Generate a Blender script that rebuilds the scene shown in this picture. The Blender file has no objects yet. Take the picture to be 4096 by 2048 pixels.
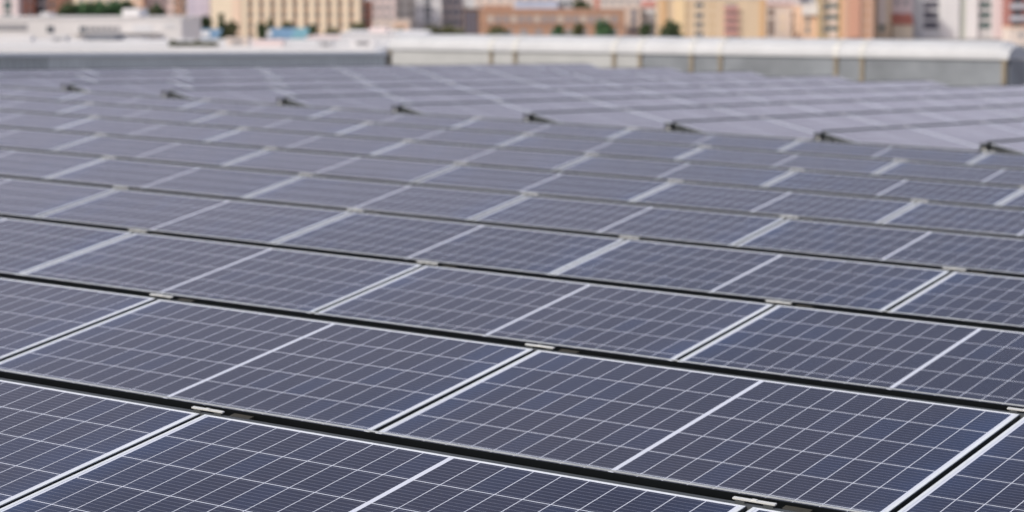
import bpy, math, random
from mathutils import Matrix, Vector
random.seed(7)
sc = bpy.context.scene
COL = sc.collection

# ------------------------------------------------------------------ camera, sky, sun, exposure
F = 9667.0                       # focal length in pixels of a 4096 px wide frame
YAW, PITCH, ROLL = 0.62194, 0.10760, 0.02955
CAM = Vector((7.4919, -4.7435, 1.1468))
FW = Vector((-math.sin(YAW) * math.cos(PITCH), math.cos(YAW) * math.cos(PITCH), -math.sin(PITCH)))
RT = Vector((math.cos(YAW), math.sin(YAW), 0.0))
UP = RT.cross(FW)
cd = bpy.data.cameras.new("camera")
cam = bpy.data.objects.new("camera", cd)
COL.objects.link(cam)
cd.sensor_width = 36.0
cd.lens = F / 4096.0 * 36.0
cd.clip_start, cd.clip_end = 0.1, 6000.0
cd.dof.use_dof = True
cd.dof.focus_distance = 5.9
cd.dof.aperture_fstop = 4.2
cd.dof.aperture_blades = 0
cam.matrix_world = Matrix(((RT.x, UP.x, -FW.x, CAM.x), (RT.y, UP.y, -FW.y, CAM.y), (RT.z, UP.z, -FW.z, CAM.z), (0, 0, 0, 1)))
sc.camera = cam

SUN_EL = math.radians(38)
TO_SUN_H = Vector((-0.32, -0.95, 0)).normalized()        # behind the camera, from the left
w = bpy.data.worlds.new("World")
sc.world = w
w.use_nodes = True
nt = w.node_tree
bg = nt.nodes["Background"]
sky = nt.nodes.new("ShaderNodeTexSky")
sky.sky_type = 'NISHITA'
sky.sun_disc = False
sky.sun_elevation = SUN_EL
sky.sun_rotation = math.atan2(TO_SUN_H.x, TO_SUN_H.y)
sky.air_density = 1.0
sky.dust_density = 2.5
sky.ozone_density = 1.0
# thin bright veil of haze and cloud, densest towards the horizon
geo = nt.nodes.new("ShaderNodeTexCoord")
sep = nt.nodes.new("ShaderNodeSeparateXYZ")
nt.links.new(geo.outputs["Generated"], sep.inputs[0])
ramp = nt.nodes.new("ShaderNodeMapRange")
ramp.interpolation_type = 'SMOOTHSTEP'
nt.links.new(sep.outputs[2], ramp.inputs[0])
ramp.inputs[1].default_value, ramp.inputs[2].default_value = 0.29, 0.51
ramp.inputs[3].default_value, ramp.inputs[4].default_value = 0.95, 0.08
cn = nt.nodes.new("ShaderNodeTexNoise")
cn.inputs["Scale"].default_value = 2.2
cn.inputs["Detail"].default_value = 5
cn.inputs["Roughness"].default_value = 0.55
nt.links.new(geo.outputs["Generated"], cn.inputs["Vector"])
cm = nt.nodes.new("ShaderNodeMapRange")
nt.links.new(cn.outputs[0], cm.inputs[0])
cm.inputs[1].default_value, cm.inputs[2].default_value = 0.3, 0.7
cm.inputs[3].default_value, cm.inputs[4].default_value = 0.75, 1.1
mm = nt.nodes.new("ShaderNodeMath")
mm.operation = 'MULTIPLY'
mm.use_clamp = True
nt.links.new(ramp.outputs[0], mm.inputs[0])
nt.links.new(cm.outputs[0], mm.inputs[1])
veil = nt.nodes.new("ShaderNodeMix")
veil.data_type = 'RGBA'
nt.links.new(mm.outputs[0], veil.inputs[0])
nt.links.new(sky.outputs[0], veil.inputs[6])
veil.inputs[7].default_value = (5.70, 5.50, 6.72, 1)
nt.links.new(veil.outputs[2], bg.inputs[0])
bg.inputs[1].default_value = 0.15
sd = bpy.data.lights.new("sun", 'SUN')
sd.energy = 3.0
sd.angle = math.radians(2.0)
sd.color = (1.0, 0.95, 0.88)
so = bpy.data.objects.new("sun", sd)
COL.objects.link(so)
tosun = TO_SUN_H * math.cos(SUN_EL) + Vector((0, 0, math.sin(SUN_EL)))
so.rotation_euler = (-tosun).to_track_quat('-Z', 'Y').to_euler()
so.location = (0, -20, 30)
sc.view_settings.view_transform = 'Standard'
sc.view_settings.look = 'None'
sc.view_settings.exposure = 0.0
sc.view_settings.gamma = 1.0

# the roof drains: the whole roof deck leans 1.7 degrees against gravity
c_, s_ = math.cos(ROLL), math.sin(ROLL)
r2 = RT * c_ + UP * s_
u2 = -RT * s_ + UP * c_
A = Matrix((RT, UP, FW)).transposed() @ Matrix((r2, u2, FW))        # array frame -> world (rotation)
ROOF = Matrix.Translation(CAM) @ A.to_4x4() @ Matrix.Translation(-CAM)


def PX(x, y, D):
    """world point that lies D metres deep behind photo pixel (x, y) of 4096x2048"""
    d = FW + RT * ((x - 2048) / F) - UP * ((y - 1024) / F)
    return CAM + d * D


def to_px(p):
    d = Vector(p) - CAM
    z = d.dot(FW)
    return 2048 + F * d.dot(RT) / z, 1024 - F * d.dot(UP) / z


# ------------------------------------------------------------------ materials
def mat(name, col, rough=0.6, metal=0.0, var=0.0, vscale=3.0, bump=0.0, spec=0.5, coord='Object', streak=False):
    m = bpy.data.materials.new(name)
    m.use_nodes = True
    n, l = m.node_tree.nodes, m.node_tree.links
    b = n["Principled BSDF"]
    b.inputs["Base Color"].default_value = (*col, 1)
    b.inputs["Roughness"].default_value = rough
    b.inputs["Metallic"].default_value = metal
    b.inputs["Specular IOR Level"].default_value = spec
    if var > 0:
        tc = n.new("ShaderNodeTexCoord")
        mp = n.new("ShaderNodeMapping")
        if streak:
            mp.inputs["Scale"].default_value = (1, 1, 0.12)
        no = n.new("ShaderNodeTexNoise")
        no.inputs["Scale"].default_value = vscale
        no.inputs["Detail"].default_value = 6
        no.inputs["Roughness"].default_value = 0.65
        mr = n.new("ShaderNodeMapRange")
        mr.inputs[1].default_value, mr.inputs[2].default_value = 0.3, 0.7
        mr.inputs[3].default_value, mr.inputs[4].default_value = 1 - var, 1 + var * 0.6
        mx = n.new("ShaderNodeMix")
        mx.data_type = 'RGBA'
        mx.blend_type = 'MULTIPLY'
        mx.inputs[0].default_value = 1
        mx.inputs[6].default_value = (*col, 1)
        l.new(tc.outputs[coord], mp.inputs[0])
        l.new(mp.outputs[0], no.inputs[0])
        l.new(no.outputs[0], mr.inputs[0])
        l.new(mr.outputs[0], mx.inputs[7])
        l.new(mx.outputs[2], b.inputs["Base Color"])
        if bump > 0:
            bp = n.new("ShaderNodeBump")
            bp.inputs["Strength"].default_value = bump
            l.new(no.outputs[0], bp.inputs["Height"])
            l.new(bp.outputs[0], b.inputs["Normal"])
    return m


PW, PLN = 1.0, 1.680             # module width and length
NC, NR = 10, 6                   # half cells per half length, rows of cells
MARG, MARGX, FLIP, FLIPY, MID = 0.003, 0.008, 0.011, 0.004, 0.014


def cell_material():
    m = bpy.data.materials.new("solar_cells")
    m.use_nodes = True
    n, l = m.node_tree.nodes, m.node_tree.links
    b = n["Principled BSDF"]

    def M(op, a, c=None, d=None):
        q = n.new("ShaderNodeMath")
        q.operation = op
        for i, v in enumerate((a, c, d)):
            if v is None:
                continue
            if isinstance(v, (int, float)):
                q.inputs[i].default_value = v
            else:
                l.new(v, q.inputs[i])
        return q.outputs[0]
    uv = n.new("ShaderNodeUVMap")
    sp = n.new("ShaderNodeSeparateXYZ")
    l.new(uv.outputs[0], sp.inputs[0])
    u, v = sp.outputs[0], sp.outputs[1]          # metres; u from the middle, v from the low edge
    au = M('ABSOLUTE', u)
    u0 = MID / 2
    u1 = PLN / 2 - FLIP - MARGX
    cu = (u1 - u0) / NC
    v0 = FLIPY + MARG
    cv = (PW - 2 * v0) / NR
    fu = M('DIVIDE', M('SUBTRACT', au, u0), cu)
    fv = M('DIVIDE', M('SUBTRACT', v, v0), cv)
    iu, iv = M('FLOOR', fu), M('FLOOR', fv)
    ru, rv = M('FRACT', fu), M('FRACT', fv)
    # distance to the nearest cell gap, in metres
    du = M('MULTIPLY', M('MINIMUM', ru, M('SUBTRACT', 1.0, ru)), cu)
    dv = M('MULTIPLY', M('MINIMUM', rv, M('SUBTRACT', 1.0, rv)), cv)
    gap_u = M('LESS_THAN', du, 0.0013)
    gap_v = M('LESS_THAN', dv, 0.0016)
    outside = M('MAXIMUM', M('LESS_THAN', au, u0), M('GREATER_THAN', au, u1))
    outside = M('MAXIMUM', outside, M('MAXIMUM', M('LESS_THAN', v, v0), M('GREATER_THAN', v, PW - v0)))
    white = M('MAXIMUM', M('MAXIMUM', gap_u, gap_v), outside)
    # bus bars: nine thin wires over every cell
    bb = M('FRACT', M('MULTIPLY', rv, 9.0))
    bus = M('LESS_THAN', M('ABSOLUTE', M('SUBTRACT', bb, 0.5)), 0.035)
    # one random value per cell and module
    oi = n.new("ShaderNodeObjectInfo")
    sg = M('SIGN', u)
    cb = n.new("ShaderNodeCombineXYZ")
    l.new(M('ADD', iu, M('MULTIPLY', sg, 31.5)), cb.inputs[0])
    l.new(iv, cb.inputs[1])
    l.new(M('MULTIPLY', oi.outputs["Random"], 97.0), cb.inputs[2])
    wn = n.new("ShaderNodeTexWhiteNoise")
    wn.noise_dimensions = '3D'
    l.new(cb.outputs[0], wn.inputs[0])
    rnd = wn.outputs["Value"]
    # crystal grain and soft cloudiness of polycrystalline silicon
    cb2 = n.new("ShaderNodeCombineXYZ")
    l.new(u, cb2.inputs[0])
    l.new(v, cb2.inputs[1])
    l.new(M('MULTIPLY', oi.outputs["Random"], 50.0), cb2.inputs[2])
    vo = n.new("ShaderNodeTexVoronoi")
    vo.inputs["Scale"].default_value = 90.0
    l.new(cb2.outputs[0], vo.inputs["Vector"])
    vsep = n.new("ShaderNodeSeparateColor")
    l.new(vo.outputs["Color"], vsep.inputs[0])
    no = n.new("ShaderNodeTexNoise")
    no.inputs["Scale"].default_value = 5.0
    no.inputs["Detail"].default_value = 4
    l.new(cb2.outputs[0], no.inputs["Vector"])
    # bluer cells: mostly in the outer column of a module
    edge = M('POWER', M('DIVIDE', M('MAXIMUM', fu, 0.0), float(NC)), 7.0)
    blue = M('MULTIPLY', M('POWER', rnd, 7.0), 0.28)
    blue = M('ADD', blue, M('MULTIPLY', M('MULTIPLY', edge, no.outputs[0]), 0.95))
    blue = M('ADD', blue, M('MULTIPLY', vsep.outputs[0], 0.10))
    blue = M('MINIMUM', blue, 1.0)
    mx = n.new("ShaderNodeMix")
    mx.data_type = 'RGBA'
    l.new(blue, mx.inputs[0])
    mx.inputs[6].default_value = (*CELL_A, 1)
    mx.inputs[7].default_value = (*CELL_B, 1)
    br = M('ADD', 0.86, M('MULTIPLY', no.outputs[0], 0.28))
    mul = n.new("ShaderNodeMix")
    mul.data_type = 'RGBA'
    mul.blend_type = 'MULTIPLY'
    mul.inputs[0].default_value = 1
    l.new(mx.outputs[2], mul.inputs[6])
    l.new(br, mul.inputs[7])
    m2 = n.new("ShaderNodeMix")
    m2.data_type = 'RGBA'
    l.new(M('MULTIPLY', bus, 0.5), m2.inputs[0])
    l.new(mul.outputs[2], m2.inputs[6])
    m2.inputs[7].default_value = (0.30, 0.31, 0.36, 1)
    m3 = n.new("ShaderNodeMix")
    m3.data_type = 'RGBA'
    l.new(white, m3.inputs[0])
    l.new(m2.outputs[2], m3.inputs[6])
    m3.inputs[7].default_value = (0.62, 0.64, 0.70, 1)
    # thin dust film on the glass
    dn = n.new("ShaderNodeTexNoise")
    dn.inputs["Scale"].default_value = 1.7
    dn.inputs["Detail"].default_value = 8
    l.new(cb2.outputs[0], dn.inputs["Vector"])
    m4 = n.new("ShaderNodeMix")
    m4.data_type = 'RGBA'
    film = M('MULTIPLY', dn.outputs[0], M('MULTIPLY', DUST, M('ADD', 0.45, M('MULTIPLY', oi.outputs["Random"], 1.2))))
    # dried rim of dirt that runs down to the lower frame
    rim = M('MULTIPLY', M('POWER', M('SUBTRACT', 1.0, M('MINIMUM', M('MULTIPLY', v, 3.5), 1.0)), 2.0), M('MULTIPLY', no.outputs[0], 0.22))
    l.new(M('MINIMUM', M('ADD', film, rim), 1.0), m4.inputs[0])
    l.new(m3.outputs[2], m4.inputs[6])
    m4.inputs[7].default_value = (0.36, 0.33, 0.36, 1)
    l.new(m4.outputs[2], b.inputs["Base Color"])
    l.new(M('ADD', 0.10, M('MULTIPLY', dn.outputs[0], 0.16)), b.inputs["Roughness"])
    b.inputs["IOR"].default_value = 1.38
    b.inputs["Specular IOR Level"].default_value = 0.5
    return m


CELL_A = (0.013, 0.010, 0.022)
CELL_B = (0.014, 0.030, 0.085)
DUST = 0.05
MT = {}
MT['cells'] = cell_material()
MT['frame'] = mat("shade_dark_frame_side", (0.045, 0.050, 0.050), 0.25, 0.0, 0.2, 9.0, 0, 0.7)  # frame sides: shade inside the seams put into the colour
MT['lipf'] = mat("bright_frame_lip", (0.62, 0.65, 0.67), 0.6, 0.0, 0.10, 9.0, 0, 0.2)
MT['lip'] = mat("pale_sheet_edge", (0.40, 0.42, 0.42), 0.6, 0.0, 0.25, 5.0, 0, 0.3)
MT['clamp'] = mat("clamp_metal", (0.64, 0.64, 0.60), 0.5, 0.2, 0.12, 30.0)
MT['hook'] = mat("olive_brown_hook", (0.040, 0.036, 0.026), 0.7, 0.0, 0.3, 20.0)
MT['black'] = mat("black_coated_sheet", (0.030, 0.037, 0.040), 0.6, 0.0, 0.25, 6.0)
MT['rail'] = mat("dark_grey_rail", (0.060, 0.066, 0.066), 0.65, 0.0, 0.2, 8.0)
MT['back'] = mat("shade_dark_backsheet", (0.04, 0.04, 0.04), 0.6)  # white sheet coloured near black, shade under the modules painted in
MT['deck'] = mat("roof_membrane", (0.10, 0.105, 0.105), 0.85, 0.0, 0.3, 1.5, 0.1)
MT['wood'] = mat("rusty_brown_post", (0.25, 0.21, 0.15), 0.75, 0.0, 0.35, 6.0)


# ------------------------------------------------------------------ mesh helpers
class MB:
    def __init__(s):
        s.v, s.f, s.m, s.uv = [], [], [], {}

    def box(s, a, b, mi=0, M=None):
        x0, y0, z0 = a
        x1, y1, z1 = b
        o = len(s.v)
        p = [(x0, y0, z0), (x1, y0, z0), (x1, y1, z0), (x0, y1, z0), (x0, y0, z1), (x1, y0, z1), (x1, y1, z1), (x0, y1, z1)]
        if M is not None:
            p = [tuple(M @ Vector(q)) for q in p]
        s.v += p
        for q in ((3, 2, 1, 0), (4, 5, 6, 7), (0, 1, 5, 4), (1, 2, 6, 5), (2, 3, 7, 6), (3, 0, 4, 7)):
            s.f.append([o + k for k in q])
            s.m.append(mi)

    def prism(s, prof, x0, x1, mi=0, axis=0):
        """closed profile [(a,b)...] (counter-clockwise) extruded along one axis"""
        o, n = len(s.v), len(prof)
        for X in (x0, x1):
            for a, b in prof:
                s.v.append((X, a, b) if axis == 0 else (a, X, b))
        fw = list(range(n))
        s.f.append([o + k for k in (reversed(fw) if axis == 0 else fw)])
        s.f.append([o + n + k for k in (fw if axis == 0 else reversed(fw))])
        s.m += [mi, mi]
        for k in range(n):
            j = (k + 1) % n
            q = [o + k, o + j, o + n + j, o + n + k]
            s.f.append(q if axis == 0 else q[::-1])
            s.m.append(mi)

    def face(s, pts, mi=0, uv=None):
        o = len(s.v)
        s.v += [tuple(p) for p in pts]
        s.f.append(list(range(o, o + len(pts))))
        s.m.append(mi)
        if uv:
            s.uv[len(s.f) - 1] = uv

    def mesh(s, name, mats, smooth=False, bevel=0):
        me = bpy.data.meshes.new(name)
        me.from_pydata(s.v, [], s.f)
        for m in mats:
            me.materials.append(m)
        for i, p in enumerate(me.polygons):
            p.material_index = s.m[i]
            p.use_smooth = smooth
        if s.uv:
            ul = me.uv_layers.new(name="UVMap")
            for i, uvs in s.uv.items():
                for k, li in enumerate(me.polygons[i].loop_indices):
                    ul.data[li].uv = uvs[k]
        me.update()
        return me

    def build(s, name, mats, parent=None, smooth=False):
        o = bpy.data.objects.new(name, s.mesh(name, mats if isinstance(mats, list) else [mats], smooth))
        COL.objects.link(o)
        if parent is not None:
            o.parent = parent
        return o


def empty(name, M, label, cat, group=None):
    o = bpy.data.objects.new(name, None)
    o.empty_display_size = 0.2
    COL.objects.link(o)
    o.matrix_world = M
    tag(o, label, cat, group)
    return o


def tag(o, label, cat, group=None, kind=None):
    if label:
        o["label"] = label
    if cat:
        o["category"] = cat
    if group:
        o["group"] = group
    if kind:
        o["kind"] = kind
    return o


def ORD(n):
    L = ['zeroth', 'first', 'second', 'third', 'fourth', 'fifth', 'sixth', 'seventh', 'eighth', 'ninth', 'tenth', 'eleventh', 'twelfth', 'thirteenth', 'fourteenth']
    return L[n]


# ------------------------------------------------------------------ roof deck
ZR = -0.30
b = MB()
b.box((-24.0, -14.0, ZR - 0.5), (30.0, 60.0, ZR))
o = b.build("roof_deck", MT['deck'])
o.matrix_world = ROOF
tag(o, "grey roof membrane under the solar panels", None, None, "structure")

# ------------------------------------------------------------------ solar panels
TH = 0.1935
SEAM = 1.70
PITCHY = 1.643
MPR = None


def make_panel_meshes():
    hx = PLN / 2
    f = MB()
    d = 0.035
    # hollow silver frame: bright top lip, sides coloured dark to stand for seam shade
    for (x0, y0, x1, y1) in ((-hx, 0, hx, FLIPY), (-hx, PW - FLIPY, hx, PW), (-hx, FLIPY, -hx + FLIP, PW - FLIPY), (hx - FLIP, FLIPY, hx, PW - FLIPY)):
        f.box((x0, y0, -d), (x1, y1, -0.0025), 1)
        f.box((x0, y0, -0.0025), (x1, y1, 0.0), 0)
    g = MB()
    a, c = hx - FLIP, FLIPY
    g.face([(-a, c, -0.0008), (a, c, -0.0008), (a, PW - c, -0.0008), (-a, PW - c, -0.0008)], 0,
           [(-a, c), (a, c), (a, PW - c), (-a, PW - c)])
    g.face([(-a, PW - c, -0.008), (a, PW - c, -0.008), (a, c, -0.008), (-a, c, -0.008)], 1, [(0, 0)] * 4)
    k = MB()
    # clamp over the seam at the high edge: small plate with two hooked ears and a bolt head
    cx = hx + (SEAM - PLN) / 2
    k.box((cx - 0.056, PW + 0.019, 0.003), (cx + 0.056, PW + 0.029, 0.0065))
    k.box((cx - 0.007, PW + 0.0205, 0.0065), (cx + 0.007, PW + 0.0275, 0.0085))
    k.box((cx + 0.060, PW + 0.040, -0.05), (cx + 0.130, PW + 0.062, -0.010), 2)
    k.box((cx - 0.050, PW + 0.020, -0.060), (cx - 0.025, PW + 0.028, 0.003), 1)
    k.box((cx + 0.025, PW + 0.020, -0.060), (cx + 0.050, PW + 0.028, 0.003), 1)
    return f.mesh("frame", [MT['lipf'], MT['frame']]), g.mesh("cell_sheet", [MT['cells'], MT['back']]), k.mesh("clamp", [MT['clamp'], MT['rail'], MT['hook']])


MPR = make_panel_meshes()


def panel(M, label, group):
    # every module sits a hair differently in its clamps
    J = Matrix.Rotation(random.gauss(0, 0.0022), 4, 'X') @ Matrix.Rotation(random.gauss(0, 0.0014), 4, 'Y')
    T1 = Matrix.Translation((0, PW, 0))
    e = empty("solar_panel", M @ T1 @ J @ T1.inverted(), label, "solar panel", group)
    for nm, me in zip(("frame", "cell_sheet", "clamp"), MPR):
        c = bpy.data.objects.new(nm, me)
        COL.objects.link(c)
        c.parent = e
    return e


def in_frame(M, x0, x1, y0=0.3, y1=1.0, margin=0):
    for i in range(25):
        for j in range(9):
            p = M @ Vector((x0 + (x1 - x0) * i / 24, y0 + (y1 - y0) * j / 8, 0))
            if (p - CAM).dot(FW) < 0.5:
                continue
            x, y = to_px(p)
            if -margin <= x <= 4096 + margin and -margin <= y <= 2048 + margin:
                return True
    return False


def deflector(M, x0, x1, label, group, lip='lip'):
    """black rear sheet behind a row: dark rail behind the frames, sloping plate, pale folded lip"""
    e = empty("wind_deflector", M, label, "deflector", group)
    r = MB()
    r.prism([(0.004, -0.075), (0.034, -0.075), (0.034, -0.004), (0.031, -0.001), (0.004, -0.001)], x0, x1)
    r.build("rail", MT['rail'], e)
    p = MB()
    p.prism([(0.070, 0.0095), (0.066, 0.0095), (0.380, ZR + 0.02), (0.386, ZR + 0.02)][::-1], x0, x1)
    p.build("plate", MT['black'], e)
    q = MB()
    q.prism([(0.065, 0.0124), (0.073, 0.0124), (0.073, 0.0150), (0.065, 0.0146)], x0, x1)
    q.build("lip", MT[lip], e)
    return e


XO = [3.08, 3.02, 1.28, -0.47, -0.52, -2.26, -4.00, -4.04, -4.08]
GN = "solar panels of the near rows"
rotx = Matrix.Rotation(TH, 4, 'X')
for i in range(-1, 9):
    xo = XO[i] if i >= 0 else 4.8
    # local frame: x along the row, y up the slope, ridge of the row at y = PW
    base = ROOF @ Matrix.Translation((0, i * PITCHY, 0)) @ rotx @ Matrix.Translation((0, -PW, 0))
    ks = range(-9, 10)
    vis = []
    for k in ks:
        Mk = base @ Matrix.Translation((xo + (k + 0.5) * SEAM, 0, 0))
        if i >= 0 and in_frame(Mk, -PLN / 2, PLN / 2):
            vis.append(k)
    if i < 0:
        ks_all = [-1, 0]
    else:
        ks_all = range(vis[0] - 1, vis[-1] + 2)
    rown = {0: "the front row"}.get(i, "the %s row from the front" % ORD(i + 1))
    for k in ks_all:
        Mk = base @ Matrix.Translation((xo + (k + 0.5) * SEAM, 0, 0))
        if k in vis:
            n = vis.index(k)
            if n == 0:
                where = "leftmost"
            elif n == len(vis) - 1:
                where = "rightmost"
            else:
                where = ORD(n + 1) + " from left"
            lab = "blue solar panel, %s in %s" % (where, rown)
        elif i < 0:
            lab = "solar panel in front of the front row, %s of two" % ("left" if k == -1 else "right")
        else:
            lab = "solar panel beyond the %s end of %s in view" % ("left" if k < vis[0] else "right", rown)
        panel(Mk, lab, GN)
    xa, xb = xo + ks_all[0] * SEAM, xo + (ks_all[-1] + 1) * SEAM
    Md = ROOF @ Matrix.Translation((0, i * PITCHY, 0))
    deflector(Md, xa, xb, "black rear sheet with pale lip behind %s of panels" % (rown if i >= 0 else "the row before the front row"), "rear sheets of the near rows")

# far block: same rows turned crosswise, high edge on the left
FY0, FX0, FP = 14.50, -12.55, 1.609
FOFF = {-1: .06, 0: .02, 1: -.03, 2: .03, 3: -.04, 4: .0, 5: .03, 6: -.01}
GF = "solar panels of the far crosswise block"
rotz = Matrix.Rotation(math.pi / 2, 4, 'Z')
fvis = []
for j in range(-2, 11):
    base = ROOF @ Matrix.Translation((FX0 + j * FP, 0, 0)) @ rotz @ rotx @ Matrix.Translation((0, -PW, 0))
    row = []
    for k in range(9):
        Mk = base @ Matrix.Translation((FY0 + FOFF.get(j, 0.0) + (k + 0.5) * SEAM, 0, 0))
        if in_frame(Mk, -PLN / 2, PLN / 2, 0.6, 1.0, -10):
            row.append((k, Mk))
    if row:
        fvis.append((j, row))
for n, (j, row) in enumerate(fvis):
    rown = "%s far crosswise row from left" % ORD(n + 1)
    for q, (k, Mk) in enumerate(row):
        where = "nearest" if q == 0 else ("farthest" if q == len(row) - 1 else ORD(q + 1) + " from near end")
        if len(row) == 1:
            where = "only one in view"
        panel(Mk, "hazy blue solar panel, %s in the %s" % (where, rown), GF)
    Md = ROOF @ Matrix.Translation((FX0 + j * FP, 0, 0)) @ rotz
    deflector(Md, FY0 + FOFF.get(j, 0.0) + row[0][0] * SEAM + 0.10, FY0 + FOFF.get(j, 0.0) + (row[-1][0] + 1) * SEAM, "dark rear sheet behind the %s" % rown, "rear sheets of the far block", 'lip')
    if row[0][0] == 0:
        # open end of the row: base rail, bent rear leg, pale bracket
        e = empty("support_frame", ROOF @ Matrix.Translation((FX0 + j * FP, FY0 + FOFF.get(j, 0.0), 0)) @ rotz,
                  "black triangular support at the near end of the %s" % rown, "support", "supports at the open row ends")
        r = MB()
        r.box((-0.05, -1.02, ZR), (-0.005, 0.36, ZR + 0.05))
        r.build("base_rail", MT['rail'], e)
        r = MB()
        r.prism([(0.064, 0.000), (0.073, 0.004), (0.116, ZR + 0.05), (0.106, ZR + 0.05)][::-1], -0.030, -0.010)
        r.box((-0.045, 0.0, -0.02), (-0.010, 0.075, -0.004))
        r.build("leg", MT['rail'], e)
        r = MB()
        r.box((-0.036, 0.024, -0.085), (-0.031, 0.046, -0.045))
        r.build("bracket", MT['clamp'], e)
#CITY#
# ------------------------------------------------------------------ roof edge: parapet and rooflight
UPW = Vector((0, 0, 1))
FH = Vector((FW.x, FW.y, 0)).normalized()
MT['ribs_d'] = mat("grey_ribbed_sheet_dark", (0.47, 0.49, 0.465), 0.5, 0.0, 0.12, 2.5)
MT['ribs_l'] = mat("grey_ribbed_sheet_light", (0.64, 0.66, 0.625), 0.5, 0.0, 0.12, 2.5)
MT['coping'] = mat("pale_coping", (0.74, 0.75, 0.74), 0.5, 0.0, 0.08, 2.0)
MT['dome'] = mat("white_rooflight_shell", (0.49, 0.49, 0.485), 0.6, 0.0, 0.10, 1.6)
MT['glazing'] = mat("grey_wall_panel", (0.22, 0.235, 0.245), 0.3, 0.0, 0.4, 0.7)  # uneven tone imitates reflections in the glass
MT['glazing_l'] = mat("reflection_pale_wall_panel", (0.42, 0.42, 0.40), 0.35, 0.0, 0.18, 0.9)  # same panels, paler: glass reflection put into the colour

XP, YP0, YP1, ZP = -17.5, 6.0, 26.4, 0.10


def ribbed(y0, y1, m, par):
    """vertical trapezoid ribs along Y, face towards +X"""
    b = MB()
    n = int((y1 - y0) / 0.125)
    st = (y1 - y0) / n
    for i in range(n):
        a = y0 + i * st
        p = [(XP, a), (XP, a + st * .45), (XP - .022, a + st * .55), (XP - .022, a + st * .9), (XP, a + st)]
        for (xa, ya), (xb, yb) in zip(p, p[1:]):
            b.face([(xa, ya, ZR), (xb, yb, ZR), (xb, yb, ZP), (xa, ya, ZP)])
    b.box((XP - 0.12, y0, ZR), (XP - 0.03, y1, ZP))
    return b.build("cladding", m, par)


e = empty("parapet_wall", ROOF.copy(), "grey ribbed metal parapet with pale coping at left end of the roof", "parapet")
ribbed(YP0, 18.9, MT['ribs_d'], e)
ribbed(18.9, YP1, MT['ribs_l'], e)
b = MB()
b.box((XP - 0.15, YP0, ZP), (XP + 0.03, YP1, ZP + 0.055))
b.build("coping", MT['coping'], e)
b = MB()
b.box((XP - 0.15, YP1, ZR), (XP + 0.02, YP1 + 0.12, ZP + 0.03))
b.build("end_post", MT['wood'], e)

# long low rooflight: panelled kerb wall, rusty posts, white curved shell
pR = ROOF @ Vector((-9.51, 33.0, 0.36))
pL = ROOF @ Vector((-22.70, 33.0, -0.05))
dx = (pL - pR)
LEN = Vector((dx.x, dx.y, 0)).length
ax = Vector((-dx.x, -dx.y, 0)).normalized()            # local x: to the right
ay = UPW.cross(ax)                                     # local y: away from the camera
MR = Matrix(((ax.x, ay.x, 0, pR.x), (ax.y, ay.y, 0, pR.y), (0, 0, 1, (pL.z + pR.z) / 2), (0, 0, 0, 1)))
e = empty("rooflight", MR, "long low rooflight with white curved shell and rusty posts beyond the panels", "rooflight")
HWD, RISE, ZB = 0.36, 0.30, -1.0


def on_wall(px):
    """local x on the kerb wall below photo column px"""
    d = FW + RT * ((px - 2048) / F) - UP * ((225 - 1024) / F)
    t = (pR - CAM).dot(ay) / d.dot(ay)
    return (CAM + d * t - pR).dot(ax)


posts = [1550, 1966, 2062, 2457, 2561, 2767, 2883, 3346, 3450, 4018]
xs = [on_wall(p) for p in posts]
xs[0] = -LEN
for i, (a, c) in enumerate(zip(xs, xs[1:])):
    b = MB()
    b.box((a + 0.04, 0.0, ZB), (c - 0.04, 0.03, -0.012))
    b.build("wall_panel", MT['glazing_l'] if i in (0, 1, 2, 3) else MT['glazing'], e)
for i, a in enumerate(xs):
    b = MB()
    b.box((a - 0.04, -0.025, ZB), (a + 0.04, 0.04, -0.012))
    b.box((a - 0.055, -0.035, -0.05), (a + 0.055, 0.0, -0.012))
    b.build("post", MT['wood'], e)
b = MB()
b.box((-LEN, 0.05, ZB), (0.04, HWD * 2 - 0.03, -0.014))
b.build("kerb", MT['glazing'], e)
# shell: many shallow pillows between the ribs so that the surface is not dead straight
b = MB()
NS, NX = 14, 66
pts = []
for i in range(NX + 1):
    X = -LEN + (LEN + 0.05) * i / NX
    t = (X + LEN) / 1.1
    puff = 1 + 0.025 * abs(math.sin(t * math.pi))
    endr = min(1.0, max(0.0, (0.05 - X) / 0.16)) ** 0.5 if X > -0.11 else 1.0
    row = []
    for k in range(NS + 1):
        th = math.pi * k / NS
        row.append((X, HWD - (HWD + 0.04) * math.cos(th), RISE * puff * (0.70 + 0.30 * endr) * math.sin(th) ** 0.8))
    pts.append(row)
for i in range(NX):
    for k in range(NS):
        b.face([pts[i][k], pts[i + 1][k], pts[i + 1][k + 1], pts[i][k + 1]])
b.face(pts[NX])
b.face(pts[0][::-1])
b.build("shell", MT['dome'], e, smooth=True)
MT['seam'] = mat("cream_rib", (0.54, 0.525, 0.48), 0.5, 0.0, 0.1, 3.0)
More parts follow.
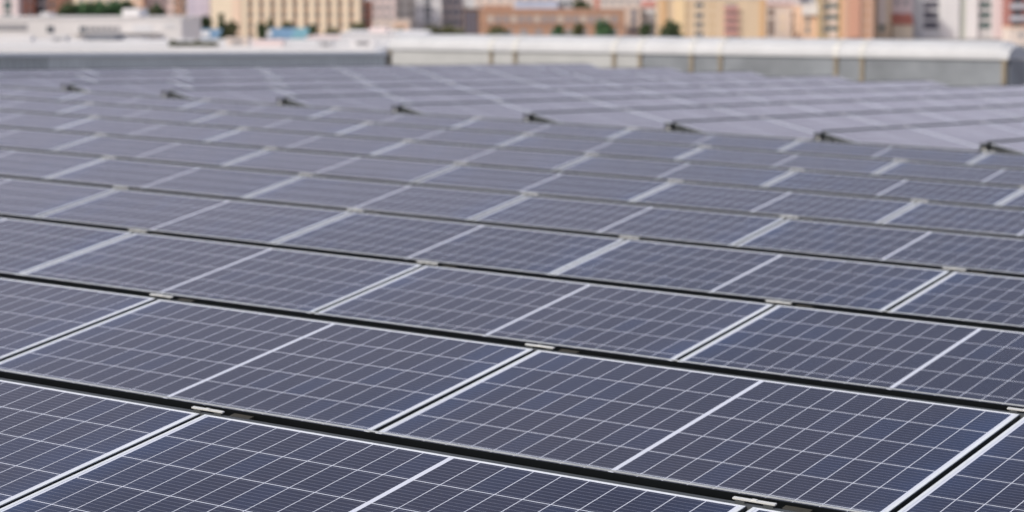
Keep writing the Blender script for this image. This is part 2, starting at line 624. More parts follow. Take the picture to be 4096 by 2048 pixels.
for a in xs[1:-1]:
    b = MB()
    for k in range(NS):
        q = []
        for th in (math.pi * k / NS, math.pi * (k + 1) / NS):
            y, z = HWD - (HWD + 0.052) * math.cos(th), (RISE + 0.016) * math.sin(th) ** 0.8
            q.append((y, z))
        b.face([(a - 0.05, *q[0]), (a + 0.05, *q[0]), (a + 0.05, *q[1]), (a - 0.05, *q[1])])
        b.face([(a - 0.05, *q[0]), (a - 0.05, *q[1]), (a - 0.05, q[1][0], q[1][1] - .03), (a - 0.05, q[0][0], q[0][1] - .03)])
        b.face([(a + 0.05, *q[0]), (a + 0.05, q[0][0], q[0][1] - .03), (a + 0.05, q[1][0], q[1][1] - .03), (a + 0.05, *q[1])])
    b.build("rib", MT['seam'], e, smooth=False)

# ------------------------------------------------------------------ city
GZ = CAM.z - 13.0
MT['ground'] = mat("pale_city_ground", (0.30, 0.28, 0.25), 0.9, 0, 0.3, 0.05)
b = MB()
N = 48
b.face([(5000 * math.cos(2 * math.pi * i / N), 5000 * math.sin(2 * math.pi * i / N), GZ) for i in range(N)])
tag(b.build("ground", MT['ground']), None, None, None, "structure")
# own building below the roof deck
MT['hall'] = mat("pale_render", (0.55, 0.54, 0.52), 0.8, 0, 0.1, 0.5)
CW = {}


def wm(name, col, var=0.10, sc_=0.35):
    if name not in CW:
        CW[name] = mat(name, col, 0.85, 0, var, sc_, 0, 0.3, streak=True)
    return CW[name]


glass_d = mat("dark_window_glass", (0.085, 0.095, 0.105), 0.2)
glass_m = mat("hazy_grey_window", (0.28, 0.27, 0.27), 0.5, 0, 0.3, 0.6)  # window grey lightened in place of distance haze
glass_g = mat("green_shutter", (0.07, 0.12, 0.11), 0.5, 0, 0.2, 0.6)
glass_b = mat("blue_grey_window", (0.13, 0.14, 0.19), 0.3, 0, 0.2, 0.6)
trim_w = mat("pale_window_frame", (0.62, 0.58, 0.54), 0.6)


class Bld:
    """building whose front faces the camera roughly; local x right, y away, z up from the ground"""

    def __init__(s, name, label, x0, x1, D, ytop, wall, depth=14.0, yaw=0.0, cat="building", roofmat=None, base=None, group=None):
        s.D = D
        xc = (x0 + x1) / 2
        P = PX(xc, 1024, D)
        s.k = F / D
        s.w = (x1 - x0) / s.k
        s.xc = xc
        gz = GZ if base is None else base
        s.gz = gz
        q = PX(xc, ytop, D)
        s.h = q.z - gz
        c, n = math.cos(yaw), math.sin(yaw)
        rx = RT * c + FH * n
        fy = FH * c - RT * n
        s.M = Matrix(((rx.x, fy.x, 0, q.x), (rx.y, fy.y, 0, q.y), (0, 0, 1, gz), (0, 0, 0, 1)))
        s.e = empty(name, s.M, label, cat, group)
        b = MB()
        b.box((-s.w / 2, 0, 0), (s.w / 2, depth, s.h))
        b.build("wall", wall, s.e)
        b = MB()
        t = 0.35 if D > 400 else 0.08
        b.box((-s.w / 2 - t * .7, -t * .7, s.h), (s.w / 2 + t * .7, depth + t * .7, s.h + t))
        b.build("roof", roofmat or wall, s.e)

    def lx(s, px):
        return (px - s.xc) / s.k

    def lz(s, py):
        return PX(s.xc, py, s.D).z - s.gz

    def window(s, px, py, w, h, glass=None, fr=True, proud=0.0):
        """px, py centre; w, h metres"""
        x, z = s.lx(px), s.lz(py)
        if z - h / 2 < 0.2 or z + h / 2 > s.h - 0.2:
            return
        b = MB()
        y0 = -0.05 - proud
        b.box((x - w / 2, y0, z - h / 2), (x + w / 2, -0.004, z + h / 2))
        if fr:
            t = 0.14
            b.box((x - w / 2 - t, y0 - 0.06, z - h / 2 - t), (x + w / 2 + t, -0.003, z - h / 2 - 0.002), 1)
            b.box((x - w / 2 - t, y0 - 0.06, z + h / 2 + 0.002), (x + w / 2 + t, -0.003, z + h / 2 + t), 1)
            b.box((x - 0.04, y0 - 0.03, z - h / 2 + 0.002), (x + 0.04, y0 - 0.002, z + h / 2 - 0.002), 1)
        b.build("window", [glass or glass_d, trim_w], s.e)

    def grid(s, cols, rows, w, h, glass=None, fr=True):
        n = 0
        for r in rows:
            for c in cols:
                if n < 96:
                    s.window(c, r, w, h, glass, fr)
                    n += 1

    def balcony(s, px, py, w, dep=1.1, m=None, hh=1.0):
        x, z = s.lx(px), s.lz(py)
        if z < 0.5 or z + hh > s.h:
            return
        b = MB()
        b.box((x - w / 2, -dep, z - 0.18), (x + w / 2, -0.003, z))
        b.box((x - w / 2, -dep, z + 0.002), (x + w / 2, -dep + 0.1, z + hh))
        b.build("balcony", m or trim_w, s.e)

    def boxpart(s, name, px0, px1, py0, py1, y0, y1, m):
        b = MB()
        b.box((s.lx(px0), y0, s.lz(py1)), (s.lx(px1), y1, s.lz(py0)))
        return b.build(name, m, s.e)


def rowsat(y0, D, storey=3.0, n0=-6, n1=4):
    st = F * storey / D
    return [y0 + st * i for i in range(n0, n1)]


white = wm("white_render", (0.761, 0.739, 0.717))  # facade colours from here on are lightened in place of distance haze
greyw = wm("grey_white_render", (0.607, 0.596, 0.585))
pinkw = wm("pinkish_render", (0.761, 0.640, 0.607))
cream = wm("cream_render", (0.805, 0.673, 0.497))
tan = wm("tan_render", (0.585, 0.431, 0.299))
ochre = wm("ochre_render", (0.66, 0.51, 0.345))
brick = wm("red_brown_brick", (0.42, 0.25, 0.165))
peach = wm("peach_render", (0.805, 0.563, 0.398))
terra = wm("terracotta_render", (0.57, 0.365, 0.26))
lav = wm("lavender_render", (0.541, 0.497, 0.585))
brown = wm("dark_brown_cladding", (0.167, 0.118, 0.096))
olive = wm("olive_render", (0.409, 0.321, 0.200))
redt = wm("red_roof_tiles", (0.497, 0.189, 0.134))
bluep = mat("blue_canopy_sheet", (0.16, 0.27, 0.38), 0.5, 0, 0.15, 0.4)
tealp = mat("teal_canopy_sheet", (0.18, 0.36, 0.40), 0.5, 0, 0.15, 0.4)
paleb = wm("pale_blue_roof_sheet", (0.519, 0.552, 0.651))
steel = mat("grey_post", (0.35, 0.35, 0.36), 0.5)
shedm = wm("dark_grey_shed", (0.211, 0.222, 0.244))

# white flat roofed hall next door, and what stands on it
HZ = CAM.z - 2.33
P0, P1 = PX(-500, 0, 96), PX(1500, 0, 96)
Q = (P0 + P1) / 2
Wd = (P1 - P0).length
hm = Matrix(((RT.x, FH.x, 0, Q.x), (RT.y, FH.y, 0, Q.y), (0, 0, 1, GZ), (0, 0, 0, 1)))
e = empty("hall", hm, "white flat roofed hall just behind the parapet", "building")
b = MB()
b.box((-Wd / 2, 0, 0), (Wd / 2, 25, HZ - GZ))
b.build("wall", white, e)
b = MB()
b.box((-Wd / 2 - 0.2, -0.2, HZ - GZ), (Wd / 2 + 0.2, 25.2, HZ - GZ + 0.12))
b.build("roof", mat("pale_roof_membrane", (0.64, 0.625, 0.605), 0.8, 0, 0.12, 0.25), e)
b = MB()
for (xa, xb, ya, yb) in ((-Wd / 2, Wd / 2, 0, 0.25), (-Wd / 2, Wd / 2, 12, 12.2)):
    b.box((xa, ya, HZ - GZ + 0.121), (xb, yb, HZ - GZ + 0.28))
b.build("upstand", greyw, e)
s = Bld("roof_shed", "low dark grey shed on the white hall roof", 338, 457, 118, 150, shedm, 3.0, 0, "shed", base=HZ + 0.12)
s.boxpart("door", 380, 410, 158, 176, -0.03, -0.003, steel)
s = Bld("roof_cabin", "small pale cabin beside the dark shed on the hall roof", 470, 556, 122, 160, greyw, 3.0, 0, "cabin", base=HZ + 0.12)
s.grid([495, 530], [172], 0.35, 0.15, glass_m, False)

# roof plant on the hall
def unit(name, label, px0, px1, yt, yb, m, fan=True):
    D = (CAM.z - HZ - 0.12) * F / (yb + 20)
    s = Bld(name, label, px0, px1, D, yt, m, 1.0, 0, "roof unit", base=HZ + 0.12, group="roof plant on the white hall")
    if fan:
        s.boxpart("grille", px0 + (px1 - px0) * .25, px0 + (px1 - px0) * .75, yt + (yb - yt) * .25, yt + (yb - yt) * .8, -0.02, -0.003, glass_m)


unit("air_handler", "small pale roof unit left of the dark grey shed", 196, 262, 150, 168, greyw)
unit("air_handler", "long low pale roof unit at the left edge of the hall roof", -40, 122, 152, 166, white, False)
unit("air_handler", "pale beige roof unit right of the low hedge", 905, 990, 158, 182, wm("pale_cream_render", (0.70, 0.60, 0.52)))
unit("air_handler", "low pinkish roof box below the blue canopy", 1010, 1130, 166, 186, pinkw, False)
unit("air_handler", "small grey roof box left of the rooflight end", 1270, 1330, 168, 188, greyw)
unit("air_handler", "low white roof box beside the rooflight end", 1400, 1500, 160, 184, white)
# white two storey block
s = Bld("white_block", "wide white two storey block behind the hall roof", -260, 725, 142, 74, wm("warm_white_render", (0.68, 0.645, 0.61)), 9)
s.boxpart("window", -60, 107, 97, 121, -0.04, -0.003, glass_m)
s.boxpart("door", 187, 214, 104, 130, -0.04, -0.003, glass_d)
s.boxpart("window", 318, 345, 106, 128, -0.04, -0.003, glass_d)
for i in range(6):
    s.boxpart("window", 352 + i * 22, 369 + i * 22, 106, 126, -0.04, -0.003, glass_m)
s.boxpart("window", 530, 610, 98, 126, -0.03, -0.003, greyw)
s.boxpart("window", 655, 700, 96, 112, -0.03, -0.003, greyw)
s.boxpart("canopy", 300, 640, 128, 133, -0.6, -0.003, greyw)
s.boxpart("stair_tower", 485, 552, 36, 66, 0.4, 4.0, white)
s.boxpart("roof_unit", 150, 185, 50, 65, 1.0, 3.0, greyw)
s = Bld("white_annex", "white low annex left of the rooflight with slanting roof line", 1362, 1700, 140, 136, white, 10)
s.boxpart("window", 1380, 1412, 165, 185, -0.03, -0.003, greyw)
s.boxpart("roof_unit", 1475, 1545, 112, 136, 0.5, 3.0, pinkw)
s.boxpart("door", 1430, 1445, 160, 196, -0.03, -0.003, glass_m)
s = Bld("cream_annex", "pale pink annex with flat roof below the cream building", 1225, 1365, 150, 152, pinkw, 8)
s.boxpart("window", 1255, 1330, 172, 184, -0.03, -0.003, glass_m)


def canopy(label, x0, x1, yt, yb, D, m1, m2, split, sign):
    P = PX((x0 + x1) / 2, yb, D)
    k = F / D
    wd, hh = (x1 - x0) / k, (yb - yt) / k
    M_ = Matrix(((RT.x, FH.x, 0, P.x), (RT.y, FH.y, 0, P.y), (0, 0, 1, GZ), (0, 0, 0, 1)))
    e = empty("canopy", M_, label, "canopy", "blue canopies below the cream building")
    z0 = P.z - GZ
    b = MB()
    xs_ = -wd / 2 + wd * split
    for (xa, xb, mi) in ((-wd / 2, xs_, 0), (xs_, wd / 2, 1)):
        b.prism([(0, z0), (0, z0 - 0.25), (9, z0 + hh - 0.25), (9, z0 + hh)][::-1], xa, xb, mi)
    b.build("roof", [m1, m2], e)
    for xx in (-wd / 2 + 0.5, 0, wd / 2 - 0.5):
        b = MB()
        b.box((xx - 0.12, 0.3, 0), (xx + 0.12, 0.54, z0 - 0.2))
        b.build("post", steel, e)
    b = MB()
    b.box((sign[0] / k, -0.2, z0 + hh * .15), (sign[1] / k, -0.06, z0 + hh * .8))
    b.build("panel", white, e)


canopy("teal and blue canopy roof on posts beside the white block", 710, 872, 118, 152, 600, tealp, bluep, 0.45, (10, 48))
canopy("blue canopy roof on posts below the middle of the cream building", 1066, 1226, 114, 152, 610, bluep, tealp, 0.62, (-78, -60))


# trees
leaf_a = mat("dark_leaves", (0.060, 0.088, 0.032), 0.7, 0, 0.5, 0.6)
leaf_b = mat("olive_leaves", (0.115, 0.115, 0.045), 0.7, 0, 0.5, 0.6)
leaf_c = mat("green_leaves", (0.060, 0.130, 0.045), 0.7, 0, 0.5, 0.6)
bark = mat("bark", (0.10, 0.075, 0.055), 0.9, 0, 0.3, 2)


def tree(label, px0, px1, ytop, D, leaf, ybase=None, cone=False, group="trees in the city", base=None, nclump=26, name="tree"):
    k = F / D
    xc = (px0 + px1) / 2
    P = PX(xc, ytop, D)
    R = (px1 - px0) / 2 / k * (1.0 if cone else 1.3)
    gz = GZ if base is None else base
    H = P.z - gz
    z0 = H * 0.22 if ybase is None else max(0.3, PX(xc, ybase, D).z - gz)
    e = empty(name, Matrix.Translation((P.x, P.y, gz)), label, "tree", group)
    b = MB()
    ring = []
    for (zz, rr) in ((0, 0.32), (z0, 0.22), (z0 + (H - z0) * 0.6, 0.06)):
        ring.append([(rr * math.cos(a * math.pi / 4), rr * math.sin(a * math.pi / 4), zz) for a in range(8)])
    for r0, r1 in zip(ring, ring[1:]):
        for a in range(8):
            c = (a + 1) % 8
            b.face([r0[a], r0[c], r1[c], r1[a]])
    for i in range(5):
        a = random.uniform(0, 6.28)
        zz = z0 + (H - z0) * random.uniform(0.1, 0.5)
        L_ = R * 0.7
        b.face([(0, 0, zz - 0.1), (L_ * math.cos(a), L_ * math.sin(a), zz + L_ * 0.6), (0, 0, zz + 0.1)])
    b.build("trunk", bark, e)
    b = MB()
    for i in range(nclump):
        t = random.random()
        zc = z0 + (H - z0) * (0.08 + 0.84 * t)
        prof = (1 - t) if cone else math.sin(math.pi * min(1, 0.18 + 0.78 * t)) ** 0.7
        a, rr = random.uniform(0, 6.28), R * prof * math.sqrt(random.random()) * 0.75
        cx, cy = rr * math.cos(a), rr * math.sin(a)
        cr = max(0.5, R * (0.30 if not cone else 0.25) * random.uniform(0.7, 1.3))
        for q in range(34):
            d = Vector((random.gauss(0, 1), random.gauss(0, 1), random.gauss(0, 0.8)))
            p = Vector((cx, cy, zc)) + d * cr * 0.5
            u = Vector((random.uniform(-1, 1), random.uniform(-1, 1), random.uniform(-1, 1))).normalized()
            v = u.orthogonal().normalized()
            sz = random.uniform(0.3, 0.62)
            b.face([p - u * sz, p + v * sz * 0.7, p + u * sz, p - v * sz * 0.7])
    b.build("crown", leaf, e)
    return e


# hedge on the hall roof edge
def hedge(label, px0, px1, yt, yb, D, leaf):
    k = F / D
    P = PX((px0 + px1) / 2, yb, D)
    wd, hh = (px1 - px0) / k, (yb - yt) / k
    b = MB()
    for i in range(1500):
        x = random.uniform(-wd / 2, wd / 2)
        top = hh * (0.75 + 0.25 * math.sin(x * 9) * math.sin(x * 3.1 + 1))
        p = Vector((x, random.uniform(-0.25, 0.25), random.uniform(0, top)))
        u = Vector((random.uniform(-1, 1), random.uniform(-1, 1), random.uniform(-1, 1))).normalized()
        v = u.orthogonal().normalized()
        sz = random.uniform(0.02, 0.05)
        b.face([p - u * sz, p + v * sz, p + u * sz, p - v * sz])
    o = b.build("hedge", leaf)
    o.matrix_world = Matrix(((RT.x, FH.x, 0, P.x), (RT.y, FH.y, 0, P.y), (0, 0, 1, P.z), (0, 0, 0, 1)))
    tag(o, label, "hedge")


hedge("low olive green hedge on the hall roof below the teal canopy", 676, 872, 160, 184, 104, leaf_b)

# ---- left group
s = Bld("apartment_house", "pinkish house with teal windows at the left edge", -80, 66, 690, -160, pinkw, 12, 0.05)
s.grid([-40, 26], rowsat(22, 690, 3.2), 2.2, 2.5, glass_g)
s = Bld("apartment_house", "narrow brick red house second from the left edge", 70, 130, 700, -120, wm("brick_red_render", (0.585, 0.277, 0.189)), 12)
s.grid([84, 116], rowsat(5, 700, 3.2), 0.9, 1.4, glass_m)
s = Bld("apartment_house", "white house with dark windows between two brick red houses", 132, 186, 705, -140, white, 12)
s.grid([159], rowsat(38, 705, 3.4), 2.4, 2.3, glass_d)
s = Bld("apartment_house", "slim orange brown house left of the dark trees", 188, 230, 700, -100, wm("orange_render", (0.607, 0.321, 0.200)), 12)
s.grid([208], rowsat(18, 700, 3.2), 1.0, 1.5, glass_d)
s = Bld("apartment_house", "grey green house with dark upper windows behind the first tree", 232, 262, 720, -100, olive, 12)
s.grid([247], rowsat(8, 720, 3.2), 1.2, 1.6, glass_d)
s = Bld("apartment_house", "cream house standing above the row of dark trees", 262, 522, 760, -190, cream, 14)
s.grid([285 + 36 * i for i in range(7)], rowsat(0, 760, 3.1), 1.2, 1.5, glass_m)
s = Bld("apartment_house", "narrow peach house right of the dark trees", 524, 566, 730, -120, peach, 12)
s.grid([545], rowsat(30, 730, 3.2), 1.0, 1.5, glass_m)
s = Bld("apartment_house", "pale pink house with shrubs in front", 568, 692, 735, -170, pinkw, 12, -0.04)
s.grid([590 + 33 * i for i in range(4)], rowsat(6, 735, 3.1), 1.2, 1.6, glass_m)
s = Bld("apartment_house", "very narrow brown brick house beside the pale pink house", 694, 722, 728, -130, brick, 12)
s.grid([708], rowsat(12, 728, 3.2), 0.8, 1.3, glass_d)
s = Bld("apartment_house", "slim beige house between brown brick and lavender houses", 724, 744, 730, -110, cream, 12)
s.grid([734], rowsat(30, 730, 3.2), 0.7, 1.2, glass_m)
s = Bld("apartment_house", "plain lavender grey house left of the cream building", 746, 834, 715, -150, lav, 13)
s.grid([770, 808], rowsat(-14, 715, 3.3), 1.3, 1.5, wm("lavender_shutter", (0.475, 0.442, 0.541)), False)
for i, (a, c, t, lf, lab) in enumerate(((226, 310, 22, leaf_a, "dark tree at left end of the tree row, below cream house"),
                                        (280, 372, 12, leaf_c, "second tree of the row below cream house, deep green"),
                                        (340, 440, 8, leaf_c, "third tree of the row below cream house, broad crown"),
                                        (408, 494, 6, leaf_c, "fourth tree of the row below cream house"),
                                        (462, 536, 2, leaf_a, "tallest tree at right end of the row below cream house"))):
    tree(lab, a, c, t, 660 + 4 * i, lf, 100, nclump=40)
tree("round dark shrub tree in front of pale pink house", 568, 620, 34, 690, leaf_b, 80)
tree("taller dark tree in front of pale pink house", 606, 656, 18, 694, leaf_a, 80)

# ---- cream building with pilasters
D_ = 700
s = Bld("cream_building", "long cream apartment building with rows of upright pilasters", 840, 1440, D_, -230, tan, 16)
b = MB()
b.box((s.lx(840), -0.9, 0), (s.lx(925), -0.004, s.h))
b.build("blank_bay", cream, s.e)
b = MB()
b.box((s.lx(925) + 0.002, -0.9, 0), (s.lx(962), -0.004, s.h))
b.build("blank_bay", wm("pale_peach_render", (0.805, 0.607, 0.453)), s.e)
pc = [977 + 45 * i for i in range(11)]
for p in pc:
    b = MB()
    b.box((s.lx(p) - 0.78, -0.95, 0), (s.lx(p) + 0.78, -0.004, s.h))
    b.build("pilaster", cream, s.e)
for i, p in enumerate(pc[:-1]):
    for r in rowsat(20, D_, 3.0, -5, 4):
        s.window(p + 22.5, r, 1.1, 1.5, glass_m, False)
for r in rowsat(34, D_, 3.0, -5, 4):
    b = MB()
    z = s.lz(r)
    if z > 0.5:
        b.box((s.lx(965), -0.5, z - 0.5), (s.lx(1432), -0.06, z + 0.25))
        b.build("balcony", wm("pale_tan_render", (0.673, 0.497, 0.354)), s.e)
for (a, c, t, cone, lf, lab) in ((742, 800, 74, False, leaf_b, "bushy olive tree below the lavender house"),
                                 (792, 846, 60, False, leaf_a, "dark tree at left corner of the cream building"),
                                 (868, 902, 46, True, leaf_a, "pointed dark tree in front of the cream building"),
                                 (890, 952, 82, False, leaf_b, "low olive tree right of the pointed dark tree"),
                                 (1030, 1066, 88, False, leaf_a, "small dark tree beside the blue canopy"),
                                 (1066, 1096, 62, True, leaf_b, "thin pointed tree just left of the blue canopy"),
                                 (1120, 1180, 92, False, leaf_b, "low olive tree behind the blue canopy"),
                                 (1212, 1272, 100, False, leaf_a, "dark round tree right of the blue canopy"),
                                 (1300, 1368, 122, False, leaf_b, "low shrub tree at foot of the cream building"),
                                 (1398, 1478, 94, False, leaf_b, "olive tree at right corner of the cream building")):
    tree(lab, a, c, t, 650 + random.uniform(-12, 12), lf, 165, cone)

# ---- middle group
s = Bld("apartment_house", "slim brick red house right of the cream building", 1444, 1480, 720, 8, wm("brick_red_render", (0.585, 0.277, 0.189)), 12, roofmat=redt)
s.grid([1462], rowsat(40, 720), 0.9, 1.4, glass_d)
s = Bld("apartment_house", "whitish pink house with small grey windows", 1482, 1580, 735, -180, pinkw, 12)
s.grid([1500, 1530, 1558], rowsat(30, 735, 3.1), 1.1, 1.5, glass_m)
s = Bld("apartment_house", "pale grey house left of the house with black windows", 1582, 1660, 742, -150, greyw, 12)
s.grid([1600, 1640], rowsat(18, 742, 3.1), 1.2, 1.5, glass_m)
s = Bld("apartment_house", "white house with one column of black windows", 1662, 1762, 730, -190, white, 12, 0.03)
s.grid([1710], rowsat(40, 730, 3.1), 1.8, 2.6, glass_d)
s.grid([1680, 1742], rowsat(40, 730, 3.1), 0.8, 1.3, glass_m)
s.boxpart("canopy", 1662, 1762, 86, 92, -1.2, -0.003, white)
s = Bld("apartment_house", "beige house left of the dark brown block", 1764, 1850, 745, -140, wm("beige_render", (0.695, 0.563, 0.475)), 12)
s.grid([1785, 1812, 1836], rowsat(48, 745, 3.1), 1.2, 1.6, glass_b)
s = Bld("low_house", "low pale house with flat roof in front of beige houses", 1490, 1640, 690, 84, wm("pale_cream_render", (0.805, 0.695, 0.607)), 10)
s.grid([1510, 1545, 1580, 1615], [106], 1.2, 1.3, glass_m)
s = Bld("low_house", "small orange house with green tree by the rooflight end", 1578, 1626, 680, 98, peach, 8)
s.grid([1602], [116], 1.0, 1.2, glass_d)
tree("small dark tree at left end of the rooflight", 1574, 1620, 118, 640, leaf_b, 170)
s = Bld("brown_block", "dark brown block with blue grey windows left of brick building", 1850, 1918, 715, 38, brown, 12)
s.grid([1866, 1884, 1902], [62, 92, 120], 1.0, 1.8, glass_b, False)
s = Bld("brick_building", "long low brick building with a band of grey windows", 1918, 2500, 700, 40, brick, 16, roofmat=wm("pale_brick_edge", (0.519, 0.310, 0.222)))
s.boxpart("upper_block", 1930, 2050, 22, 40, 3.0, 12.0, brick)
for i in range(17):
    s.window(1962 + 31.0 * i, 77, 1.45, 2.1, glass_m if i % 3 else wm("beige_blind", (0.475, 0.431, 0.376)), False)
s.boxpart("ledge", 1920, 2498, 93, 97, -0.35, -0.003, wm("pale_brick_edge", (0.519, 0.310, 0.222)))
for i in range(9):
    s.window(1975 + 60 * i, 128, 2.2, 1.6, glass_m, False)
s = Bld("metal_roof_hall", "hall with pale blue sheet roof behind the brick building", 2060, 2230, 745, 6, paleb, 20)
s.grid([2085 + 40 * i for i in range(4)], [60], 1.6, 1.5, glass_m)
tree("dark green tree behind the brick building roof", 2290, 2360, 2, 735, leaf_a, 60)
s = Bld("apartment_house", "grey house behind the brick building, left of dark tree", 2232, 2296, 760, -120, greyw, 12)
s.grid([2250, 2276], rowsat(14, 760, 3.1), 1.3, 1.7, glass_d)
s = Bld("chimney_stack", "slim red brick chimney behind the brick building", 2380, 2398, 725, -60, redt, 1.4, 0, "chimney")
s.boxpart("collar", 2377, 2401, -40, -30, -0.2, 1.6, brick)
s = Bld("apartment_house", "pale house with long flat roof right of red chimney", 2400, 2560, 765, -130, wm("pale_cream_render", (0.805, 0.695, 0.607)), 12)
s.grid([2420 + 32 * i for i in range(5)], rowsat(4, 765, 3.1), 1.2, 1.5, glass_m)
s = Bld("apartment_house", "beige house with grey windows at right end of brick building", 2502, 2562, 720, 30, wm("beige_render", (0.695, 0.563, 0.475)), 12)
s.grid([2536], [52, 84, 118], 1.6, 1.9, glass_b)
s = Bld("apartment_house", "white house with red upper storey left of the ochre building", 2564, 2632, 725, 30, white, 12, roofmat=redt)
s.grid([2582, 2612], rowsat(60, 725, 3.1), 1.1, 1.6, glass_m)
s.boxpart("upper_storey", 2570, 2626, 2, 30, 0.5, 8, wm("rose_render", (0.607, 0.321, 0.277)))
for (a, c, t, lf, lab) in ((1680, 1762, 108, leaf_b, "low olive tree behind the rooflight before the house with black windows"),
                           (1758, 1850, 112, leaf_b, "low olive tree before the dark brown block"),
                           (1948, 2040, 116, leaf_b, "low olive tree before left end of the brick building"),
                           (2212, 2262, 104, leaf_c, "low green tree before the middle of the brick building"),
                           (2290, 2346, 100, leaf_b, "olive tree before the brick building"),
                           (2372, 2452, 88, leaf_c, "broad green tree before right end of the brick building"),
                           (2560, 2612, 94, leaf_a, "dark tree before the white house with red upper storey"),
                           (2640, 2724, 88, leaf_a, "dark bushy tree at left corner of the ochre building")):
    tree(lab, a, c, t, 645 + random.uniform(-10, 10), lf, 165)

# ---- ochre building and right group
s = Bld("ochre_building", "ochre apartment building with dark window column and red balconies", 2636, 3066, 705, -6, ochre, 15, roofmat=greyw)
s.boxpart("pier", 2640, 2668, -4, 150, -0.4, -0.003, wm("deep_ochre", (0.673, 0.431, 0.233)))
s.boxpart("pier", 2700, 2740, -4, 150, -0.4, -0.003, wm("pale_ochre", (0.820, 0.618, 0.365)))
s.grid([2797], [20, 62, 99, 135], 2.3, 1.3, glass_d)
s.grid([2756, 2850], [22, 62, 100, 138], 1.0, 1.3, wm("tan_shutter", (0.585, 0.409, 0.233)), False)
for r in (24, 56, 88, 120):
    s.balcony(2925, r + 16, 4.4, 1.0, wm("rose_render", (0.607, 0.321, 0.277)), 1.0)
    s.window(2925, r, 3.6, 1.3, glass_m, False)
s.boxpart("pier", 3040, 3062, -4, 150, -0.4, -0.003, wm("deep_ochre", (0.673, 0.431, 0.233)))
s = Bld("apartment_house", "pinkish house behind the left part of the ochre building", 2640, 2850, 770, -150, pinkw, 12)
s.grid([2660 + 34 * i for i in range(6)], rowsat(-30, 770), 1.2, 1.5, glass_m)
s = Bld("apartment_house", "white house behind the right part of the ochre building", 2852, 3066, 775, -170, white, 12)
s.grid([2875 + 34 * i for i in range(6)], rowsat(-30, 775), 1.2, 1.5, glass_m)
s = Bld("apartment_house", "pale house with dark red eave right of the ochre building", 3068, 3190, 730, 22, wm("pale_cream_render", (0.805, 0.695, 0.607)), 12, roofmat=redt)
s.grid([3085], [50, 96, 124], 1.8, 2.4, wm("brown_shutter", (0.211, 0.145, 0.123)))
s.grid([3176], [60, 100, 128], 1.6, 2.6, wm("brown_shutter", (0.211, 0.145, 0.123)))
s.grid([3130], [70, 110], 1.2, 1.6, cream, False)
s = Bld("apartment_house", "pale rose house seen above the dark red eave", 3068, 3200, 775, -150, pinkw, 12)
s.grid([3090 + 30 * i for i in range(4)], rowsat(-12, 775), 1.2, 1.5, glass_m)
s = Bld("apartment_house", "peach house with two slim windows left of the olive house", 3192, 3286, 722, 20, peach, 12, roofmat=white)
s.grid([3232], [80, 120], 1.2, 2.2, glass_m)
s.boxpart("bay", 3208, 3270, 22, 60, -0.9, -0.003, white)
s = Bld("apartment_house", "grey house behind the peach house", 3202, 3288, 778, -140, greyw, 12)
s.grid([3222, 3262], rowsat(-10, 778), 1.2, 1.5, glass_m)
s = Bld("apartment_house", "brownish olive house with mixed windows left of terracotta tower", 3288, 3386, 712, -150, olive, 13)
s.grid([3336], rowsat(48, 712, 3.3), 2.4, 2.0, wm("pale_cream_render", (0.805, 0.695, 0.607)))
s.grid([3306], rowsat(72, 712, 3.3), 1.2, 2.0, glass_d)
s.grid([3336], rowsat(68, 712, 3.3), 3.2, 1.6, glass_g, False)
s.boxpart("pier", 3366, 3386, -140, 150, -0.5, -0.003, wm("deep_ochre", (0.673, 0.431, 0.233)))
s = Bld("terracotta_tower", "plain terracotta tower block", 3388, 3500, 705, -220, terra, 14, 0.06, "tower")
s.boxpart("pier", 3404, 3444, -215, 150, -0.5, -0.003, wm("salmon_render", (0.651, 0.354, 0.244)))
s.grid([3470], rowsat(20, 705, 3.0), 1.0, 1.3, wm("brown_orange_shutter", (0.497, 0.277, 0.156)), False)
s = Bld("apartment_house", "slim cream house with ochre edges right of terracotta tower", 3502, 3568, 715, -120, ochre, 12)
s.boxpart("bay", 3512, 3548, -110, 96, -0.6, -0.003, wm("pale_cream_render", (0.805, 0.695, 0.607)))
s.grid([3530], [112], 1.6, 1.6, glass_g)
s = Bld("apartment_house", "pale rose house with red tiled lean-to roof", 3570, 3652, 725, -90, pinkw, 12)
s.grid([3590, 3625], [-40, 8], 1.2, 1.5, glass_m)
b = MB()
zt, zb_ = s.lz(54), s.lz(98)
b.prism([(-4.0, zb_), (-0.01, zb_ + 0.1), (-0.01, zt)], s.lx(3566), s.lx(3650))
b.build("lean_to_roof", redt, s.e)
s.boxpart("wall", 3568, 3648, 100, 170, -3.6, -0.004, cream)
s = Bld("white_tower", "tall grey and white tower with dark window columns", 3654, 4038, 725, -260, greyw, 16, 0, "tower")
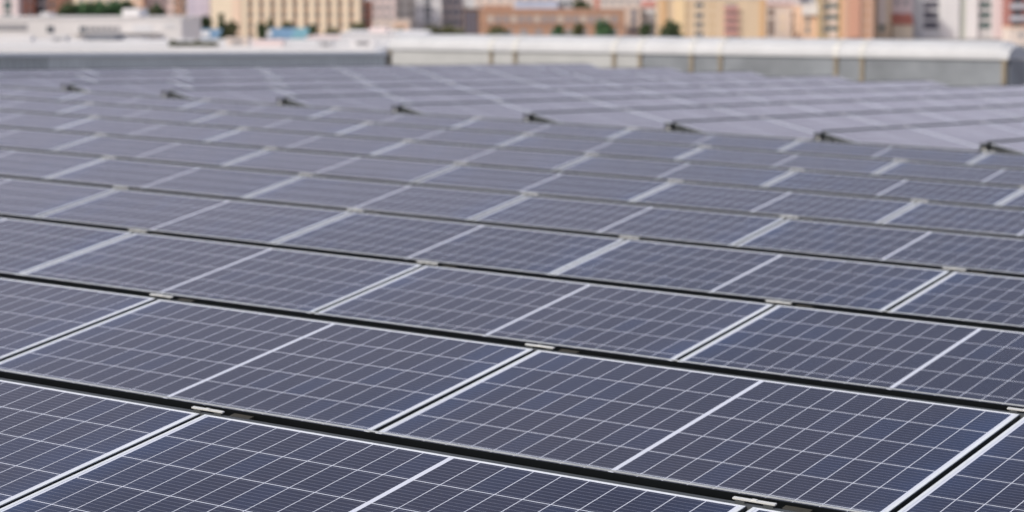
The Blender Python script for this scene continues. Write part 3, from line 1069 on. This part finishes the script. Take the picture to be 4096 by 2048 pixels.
s.boxpart("pier", 3668, 3690, -255, 170, -0.5, -0.003, wm("light_grey_render", (0.541, 0.541, 0.530)))
for r in rowsat(20, 725, 3.05, -5, 4):
    s.window(3730, r, 4.4, 2.2, wm("black_grille", (0.112, 0.107, 0.129)), False)
    s.window(3947, r, 3.4, 1.9, glass_g, False)
s.boxpart("pier", 3768, 3842, -255, 170, -0.7, -0.003, white)
s.boxpart("strip", 3850, 3866, -255, 170, -0.12, -0.003, wm("green_grey_render", (0.497, 0.508, 0.431)))
s.boxpart("pier", 3870, 3916, -255, 170, -0.7, -0.003, white)
s.boxpart("pier", 3978, 4034, -255, 170, -0.7, -0.003, wm("rose_white_render", (0.717, 0.629, 0.618)))
s = Bld("apartment_house", "dark red and grey striped house at the right edge", 4042, 4240, 715, -200, wm("wine_red_render", (0.365, 0.167, 0.145)), 13)
for r in rowsat(66, 715, 3.6, -5, 3):
    s.balcony(4130, r + 14, 13.0, 1.2, wm("blue_grey_balcony", (0.497, 0.508, 0.541)), 1.1)
    s.window(4075, r - 14, 2.4, 1.6, glass_d, False)
s = Bld("low_house", "low cream house with pale roof right of the rooflight end", 4040, 4180, 640, 112, wm("pale_cream_render", (0.805, 0.695, 0.607)), 10, roofmat=peach)
s.grid([4085, 4130], [140], 1.2, 1.4, glass_m)
# farther houses that close the gaps
fill = [(-200, 420, "long pale house far behind the houses at left"), (420, 900, "pale rose house far behind the lavender house"),
        (1400, 1900, "pale grey house far behind the middle houses"), (1900, 2450, "beige house far behind the brick building"),
        (2420, 2700, "rose house far behind the ochre building"), (3100, 3700, "cream house far behind the terracotta tower"), (3990, 4400, "grey house far behind the right edge")]
fm = [white, pinkw, greyw, wm("beige_render", (0.695, 0.563, 0.475)), pinkw, cream, greyw]
for (a, c, lab), m_ in zip(fill, fm):
    s = Bld("apartment_house", lab, a, c, 830, -150, m_, 14)
    s.grid([a + 20 + 40 * i for i in range(int((c - a - 20) / 40))], rowsat(-10, 830, 3.1, -2, 4), 1.2, 1.5, glass_m)
